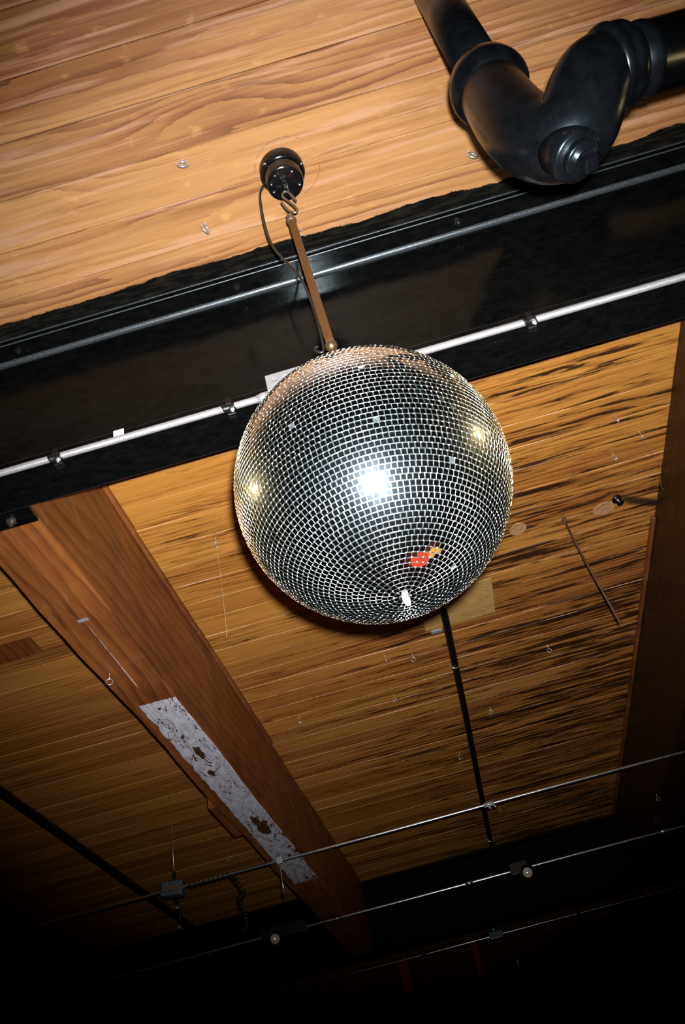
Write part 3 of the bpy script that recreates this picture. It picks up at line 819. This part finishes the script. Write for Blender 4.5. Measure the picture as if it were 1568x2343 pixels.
# outlet hub and pipe to the right (runs parallel to the girder)
o0 = dep(1385, 160, 1.37); o1 = dep(1700, 70, 1.43)
od = (o1 - o0).normalized()
obj('outlet_collar', MB().lathe([(-.010, .060), (-.004, .066), (.004, .069), (.010, .066), (.014, .064), (.020, .067), (.030, .067), (.036, .062), (.042, .059)], o0, od, 48), mat_cast, trap)
obj('outlet_pipe', MB().lathe([(.02, .0575), (.062, .0575), (.064, .059), (.072, .059), (.074, .0565), (1.6, .0565)], o0, od, 40), mat_cast, trap)
# cleanout boss and square plug
b0_ = dep(1300, 345, 1.322); bd = (M @ Vector((.38, .62, -.70))).normalized()
obj('cleanout_boss', MB().lathe([(-.02, .044), (.018, .042), (.026, .041), (.030, .037), (.030, .033), (.034, .031)], b0_, bd, 40), mat_cast, trap)
pl = obj('cleanout_plug', MB().lathe([(.028, .030), (.040, .029), (.043, .026), (.043, .021), (.050, .019)], b0_, bd, 36), mat_cast, trap)
obj('square_nut', MB().tube([b0_ + bd * .045, b0_ + bd * .064, b0_ + bd * .067], [.017, .0155, .013], 4, flat=True), mat_cast, pl)
# hanger strap where the outlet pipe is carried (out to the right)
hs = o0 + od * .9
obj('pipe_hanger', MB().tube([Vector((hs.x, hs.y - .0, hs.z + .055)), Vector((hs.x, hs.y, H - .001))], .005, 8), mat_clamp, trap)

# ------------------------------------------------------------------ thin black pipes under the boards
def bpipe(x, y0, y1, z, r, label, bands):
    t = thing('black_pipe', Vector((x, (y0 + y1) / 2, z)), label, 'pipe')
    obj('pipe_run', MB().tube([(x + .003 * math.sin(y * 1.7), y, z) for y in np.linspace(y0, y1, 30)], r, 16), mat_clamp, t)
    for by, m_ in bands:
        obj('strap', MB().tube([(x + (r + .0025) * math.cos(a), by + .006 * math.cos(a), z + (r + .0025) * math.sin(a)) for a in [2 * PI * k / 24 for k in range(24)]], .0022, 6, closed=True), m_, t)
    return t
s1 = at(1036, 1522, 2, 3.745)
bpipe(.205, 1.64, 7.2, 3.745, .0185, 'thin black pipe running under the boards behind the mirror ball', [(s1.y, mat_zinc), (6.95, mat_zinc)])
l0 = at(25, 1825, 2, 3.73); l1 = at(320, 2040, 2, 3.73)
bpipe((l0.x + l1.x) / 2, 1.64, 7.2, 3.73, .026, 'black pipe under the boards at the lower left, past the timber beam', [])
q = ceil_at(1002, 1440)
tag(obj('pipe_clip', MB().rbox((q.x - .035, q.y - .012, H - .012), (q.x + .02, q.y + .012, H - .001), .002), mat_box), 'small dull clip on the boards left of the thin black pipe, under the ball', 'clip')

# ------------------------------------------------------------------ rusty wire, threads
q = ceil_at(1290, 1187)
e = at(1420, 1425, 1, q.y)
wire = thing('hanging_wire', q, 'straight rusty rod hanging down from the boards right of the mirror ball', 'rod')
obj('rod_shaft', MB().tube([(q.x, q.y, H + .001), (q.x + .003, q.y, H - .15), ((q.x + e.x) / 2 - .004, q.y, (H + e.z) / 2), (e.x, q.y, e.z)], [.0052, .0045, .0045, .0042], 8), mat_rust, wire)
obj('rod_base', MB().lathe([(0, .011), (.005, .0105), (.012, .006), (.03, .005)], (q.x, q.y, H), (0, 0, -1), 12), mat_rust, wire)
q = ceil_at(493, 1236); z0 = H - .035
th = [at(497, 1262, 1, q.y), at(503, 1300, 1, q.y + .002), at(508, 1350, 1, q.y - .002), at(514, 1400, 1, q.y), at(519, 1457, 1, q.y)]
th = [Vector((q.x, q.y, H - .040))] + th
tag(obj('thread', MB().tube(catmull(th, 5), .0005, 5), mat_string), 'long pale thread hanging from the screw eye left of the mirror ball', 'thread')
q = ceil_at(1463, 990)
pts = [(1466, 1003), (1480, 1020), (1497, 1040), (1508, 1060), (1511, 1085), (1513, 1110), (1520, 1122)]
ys_ = [q.y - .0 - .012 * k for k in range(len(pts))]
tag(obj('fine_wire', MB().tube(catmull([Vector((q.x, q.y, H - .038))] + [at(a, b, 1, yv) for (a, b), yv in zip(pts, ys_)], 6), .0006, 5), mat_zinc), 'fine bright wire trailing from an edge-on screw eye to the right timber', 'wire')

# ------------------------------------------------------------------ tubes in the dark
yu = 4.672; zu = 3.219
def run(y, z, x0, x1, r, label, mat=mat_emt_dull):
    return tube_thing('galvanised_tube', [(x, y + .002 * math.sin(x * 2.3), z + .0015 * math.sin(x * 3.1)) for x in np.linspace(x0, x1, 60)], r, mat, label, 'tube', 14)
xr = at(1640, 1701, 1, yu).x
up = run(yu, zu, -6.0, 5.0, .0085, 'upper galvanised tube crossing under the painted timber')
def coupling(parent, px, py, y, z, mat=mat_box, ln=.03):
    X = at(px, py, 1, y).x
    obj('coupling', MB().lathe([(0, .010), (.002, .0125), (ln, .0125), (ln + .002, .010)], (X, y, z), (1, 0, 0), 16), mat, parent)
coupling(up, 1110, 1852, yu, zu, mat_box, .055)
X = at(1117, 1852, 1, yu).x
for k in (0, 1): obj('clamp_bolt', MB().lathe([(0, .006), (.012, .006)], (X + .012 + .030 * k, yu, zu - .012), (0, 0, -1), 8), mat_zinc, up)
# junction box on the upper tube with its hanger
X = at(396, 2033, 1, yu).x
jb = thing('junction_box', Vector((X, yu, zu)), 'small dull steel junction box on the upper galvanised tube', 'box')
jm = Matrix.Translation((X, yu, zu)) @ Matrix.Rotation(.12, 4, 'Y')
obj('box_body', MB().rbox((-.062, -.030, -.034), (.062, .030, .040), .006, jm), mat_dimbox, jb)
obj('box_lid', MB().rbox((-.052, -.036, -.018), (.052, -.030, .010), .003, jm), mat_emt_dull, jb)
obj('lid_screw', MB().lathe([(0, .007), (.004, .005), (.005, 0)], jm @ Vector((.052, -.036, -.004)), (0, -1, 0), 10), mat_chrome, jb)
hw_ = thing('hanger_wire', Vector((X, yu, zu + .04)), 'thin wire dropping from the boards to the junction box on the upper tube', 'wire')
tpw = ceil_at(386, 1810)
obj('wire', MB().tube([(tpw.x, tpw.y, H), (tpw.x + .004, yu, 3.5), (X + .012, yu, zu + .040)], .0022, 6), mat_zinc, hw_)
obj('ferrule', MB().lathe([(0, .004), (.004, .008), (.05, .008), (.055, .004)], (X + .012, yu, zu + .095), (0, 0, -1), 10), mat_clamp, hw_)
# threaded rod from the timber past the tube
q = at(638, 1952, 2, 3.26)
tr = thing('threaded_rod', Vector((q.x, yu, 3.02)), 'threaded hanger rod dropping from the white-painted timber past the tube', 'rod')
ez = at(653, 2057, 1, yu)
obj('rod_shaft', MB().tube([(q.x - .002, yu - .010, 3.2595), (q.x, yu - .012, 3.13), (ez.x, yu - .012, ez.z)], .0045, 8), mat_emt_dull, tr)
obj('tube_clip', MB().rbox((q.x - .016, yu - .022, zu - .02), (q.x + .016, yu - .010, zu + .016), .003), mat_zinc, tr)
obj('nut', MB().lathe([(0, .011), (.012, .011)], (ez.x, yu - .012, ez.z + .03), (0, 0, 1), 6, False), mat_emt_dull, tr)
# black wire coiled round the tube and a loop hanging from it
xa, xb = at(430, 2022, 1, yu).x, at(528, 1997, 1, yu).x
cw = [(xa + (xb - xa) * t, yu + .0135 * math.cos(t * 2 * PI * 9), zu + .0135 * math.sin(t * 2 * PI * 9)) for t in np.linspace(0, 1, 150)]
tag(obj('coiled_cable', MB().tube(cw, .004, 6), mat_cord), 'black cable wound round the upper tube right of the junction box', 'cable')
dl = [(528, 1998), (540, 2015), (556, 2040), (549, 2060), (560, 2085), (566, 2110), (560, 2130)]
tag(obj('dangling_cable', MB().tube([p_ + Vector((.016 * math.sin(i_ * .9), .016 * math.cos(i_ * .9), 0)) for i_, p_ in enumerate(catmull([at(a, b, 1, yu + .02) for a, b in dl], 20))], .004, 6), mat_cord), 'black cable dangling below the upper tube left of the threaded rod', 'cable')
# lower bracket under the junction box
q1 = at(408, 2075, 1, yu); q2 = at(412, 2120, 1, yu)
hg = thing('tube_hanger', Vector((q2.x, yu, q2.z)), 'dark bracket hanging under the junction box on the upper tube', 'bracket')
obj('strap', MB().tube([(X, yu + .02, zu - .03), (q1.x, yu + .02, q1.z), (q2.x, yu + .02, q2.z)], .006, 6), mat_clamp, hg)
for qq in (q1, q2): obj('bolt', MB().lathe([(0, .009), (.008, .009)], (qq.x - .004, yu + .008, qq.z), (0, -1, 0), 6, False), mat_zinc, hg)

ym = 6.02; zm = 3.222
mid = run(ym, zm, -6.0, 5.5, .0088, 'middle galvanised tube interrupted by two black spotlights')
coupling(mid, 1064, 2018, ym, zm, mat_emt_dull, .05); coupling(mid, 1513, 1904, ym, zm, mat_zinc, .03); coupling(mid, 770, 2105, ym, zm, mat_emt_dull, .012)
yl = 7.62; zl = at(1134, 2140, 1, 7.62).z
low = run(yl, zl, -4.0, 6.0, .0065, 'lowest thin galvanised tube with a small box, near the bottom of the picture')
for px, py in ((965, 2183), (1320, 2090)): coupling(low, px, py, yl, zl, mat_clamp, .03)
Xl = at(1134, 2137, 1, yl).x
jl = thing('junction_box', Vector((Xl, yl, zl)), 'small bluish junction box on the lowest galvanised tube', 'box')
obj('box_body', MB().rbox((Xl - .055, yl - .035, zl - .03), (Xl + .06, yl + .02, zl + .03), .01), mat_dimbox, jl)
obj('box_hub', MB().lathe([(0, .018), (.03, .018), (.034, .012)], (Xl - .005, yl - .01, zl + .028), (0, 0, 1), 14), mat_emt_dull, jl)
# spotlights that break the middle tube
def spot(px, py, wpx, label, oc):
    P_ = at(px, py, 1, ym - .12)
    g = thing('spotlight', P_, label, 'spotlight', 'black spotlights under the middle tube')
    aim = (CAM + Vector((.5, -.2, -.3)) - P_).normalized()
    obj('lamp_head', MB().lathe([(-.155, .02), (-.15, .035), (-.10, .046), (-.01, .050), (.004, .050), (.005, .044), (-.012, .040), (-.020, .03), (-.022, 0)], P_, aim, 32), mat_enamel, g, sharp=35)
    obj('lamp_lens', MB().lathe([(-.018, .033), (-.004, .031), (0.0, .022), (.003, .008), (.0035, 0)], P_, aim, 24), mat_frost, g, 'shiny round lamp face')
    bw = wpx / F * 5.7 / 2; cxx = P_.x + oc
    obj('driver_box', MB().rbox((cxx - bw, ym - .05, zm - .035), (cxx + bw, ym + .03, zm + .04), .006), mat_clamp, g)
    obj('yoke', MB().tube([(P_.x, P_.y + .04, P_.z + .02), (P_.x, (P_.y + ym) / 2 + .02, (P_.z + zm) / 2 + .01), (cxx, ym - .03, zm)], .008, 8), mat_clamp, g)
spot(1208, 1996, 43, 'right-hand black spotlight on the middle tube, lens glinting', -.04)
spot(630, 2148, 108, 'left-hand black spotlight on the middle tube, lens glinting', .05)
# far hanging things
for (xa_, ya_, xb_, yb_, w_, lab) in ((1081, 2150, 1104, 2235, .05, 'narrow dark red banner hanging below the lowest tube'), (921, 2195, 938, 2272, .09, 'wide dark red banner hanging at the bottom of the picture')):
    a = at(xa_, ya_, 1, 8.4); b = at(xb_, yb_, 1, 8.4)
    g = thing('hanging_banner', a, lab, 'banner')
    obj('cloth', MB().rbox((a.x - w_ / 2, 8.395, b.z), (a.x + w_ / 2, 8.405, a.z), .003), mat_red, g)
    obj('top_bar', MB().tube([(a.x - w_ / 2 - .02, 8.4, a.z), (a.x + w_ / 2 + .02, 8.4, a.z)], .008, 8), mat_clamp, g)
    obj('cord', MB().tube([(a.x, 8.4, a.z), (a.x, 8.4, H)], .002, 6), mat_clamp, g)
a = at(1180, 2172, 1, yl - .02); b = at(1191, 2232, 1, yl - .02)
tag(obj('hanging_rod', MB().tube([a, b], .004, 8), mat_emt_dull), 'thin pale rod hanging below the lowest tube, right of its junction box', 'rod')
tag(obj('support_wire', MB().tube([(a.x, yl - .02, H), a], .0018, 6), mat_clamp), 'dark wire carrying the thin pale rod below the lowest tube', 'wire')

# ------------------------------------------------------------------ lamps seen only as reflections in the tiles, and added glow props
def lens_mat():
    t = NT('lit_pinspot_lens'); t.bsdf((.9, .8, .6), .3, emit=(1.0, .72, .34), es=40.0); return t.m
mat_lens = lens_mat()
def pinspot(P_, label):
    P_ = Vector(P_); g = thing('pinspot_lamp', P_, label, 'lamp', 'pinspots aimed at the mirror ball')
    aim = (BC - P_).normalized()
    obj('lamp_can', MB().lathe([(-.19, .03), (-.18, .05), (-.12, .062), (0, .066), (.004, .066), (.004, .060), (-.02, .056), (-.021, 0)], P_, aim, 32), mat_enamel, g, sharp=35)
    obj('lamp_lens', MB().lathe([(-.012, .053), (-.004, .045), (0, .02), (.001, 0)], P_, aim, 28), mat_lens, g, 'glowing warm lens')
    top = P_ - aim * .1 + Vector((0, 0, .06))
    obj('yoke', MB().tube([top, Vector((top.x, top.y, H))], .008, 8), mat_clamp, g)
    l = bpy.data.lights.new('pinspot_beam', 'SPOT'); l.energy = 700; l.color = (1.0, .66, .28); l.spot_size = math.radians(13.5); l.spot_blend = .25; l.shadow_soft_size = .05
    lo = bpy.data.objects.new('pinspot_beam', l); C.objects.link(lo); lo.location = P_ + aim * .03; lo.rotation_euler = aim.to_track_quat('-Z', 'Y').to_euler()
pinspot((-2.05, 1.24, 3.36), 'warm pinspot lamp left of the picture, reflected in the ball')
pinspot((2.55, 1.27, 3.29), 'warm pinspot lamp right of the picture, reflected in the ball')
# unseen bench and glowing boxes, added to redden the ball's reflections
bn = thing('added_bench', Vector((.77, 1.87, 0)), 'low wooden bench added out of view to carry two glowing boxes', 'added_bench')
obj('added_bench_seat', MB().rbox((.20, 1.58, .40), (1.35, 2.15, .45), .01), mat_trim, bn)
for lx in (.27, 1.28):
    for ly in (1.65, 2.08): obj('added_bench_leg', MB().tube([(lx, ly, 0), (lx, ly, .401)], [.018, .026], 12), mat_trim, bn)
def glowbox(x0, x1, col, label):
    t = NT('added_glow_surface'); t.bsdf(tuple(c * .7 for c in col), .7, emit=col, es=1.3)
    c = Vector(((x0 + x1) / 2, 1.87, .451)); g = thing('reflection_glowbox', c, label, 'glowbox')
    w_ = (x1 - x0) / 2
    obj('glowbox_shell', MB().rbox((x0, 1.87 - w_, .475), (x1, 1.87 + w_, .80), .03), t.m, g, 'added glowing shell')
    obj('base', MB().rbox((x0 + .02, 1.89 - w_, .451), (x1 - .02, 1.85 + w_, .476), .008), mat_enamel, g)
glowbox(.40, .73, (1.0, .06, .02), 'added red lantern on the left half of the bench')
glowbox(.78, 1.10, (1.0, .38, .06), 'added orange lantern on the right half of the bench')

# ------------------------------------------------------------------ light
fl = bpy.data.lights.new('camera_flash', 'SPOT'); fl.energy = 930; fl.spot_size = math.radians(73); fl.spot_blend = 1.0; fl.shadow_soft_size = .014
fl.color = (1.0, .985, .97)
fo = bpy.data.objects.new('camera_flash', fl); C.objects.link(fo)
fo.location = CAM + M @ Vector((.018, -.042, -.01))
fdir = ray(830, 1010); fo.rotation_euler = fdir.to_track_quat('-Z', 'Y').to_euler()
w = bpy.data.worlds.new('World'); sc.world = w; w.use_nodes = True
w.node_tree.nodes['Background'].inputs[0].default_value = (.5, .42, .35, 1); w.node_tree.nodes['Background'].inputs[1].default_value = .0
sc.view_settings.view_transform = 'Standard'; sc.view_settings.look = 'None'; sc.view_settings.exposure = 0; sc.view_settings.gamma = 1
sc.cycles.max_bounces = 4; sc.cycles.glossy_bounces = 3; sc.cycles.diffuse_bounces = 2; sc.cycles.use_adaptive_sampling = True; sc.cycles.adaptive_threshold = .03; sc.cycles.adaptive_min_samples = 16; sc.cycles.use_denoising = True
sc.cycles.sample_clamp_indirect = 6
for o in C.objects:
    if 'wloc' in o: del o['wloc']
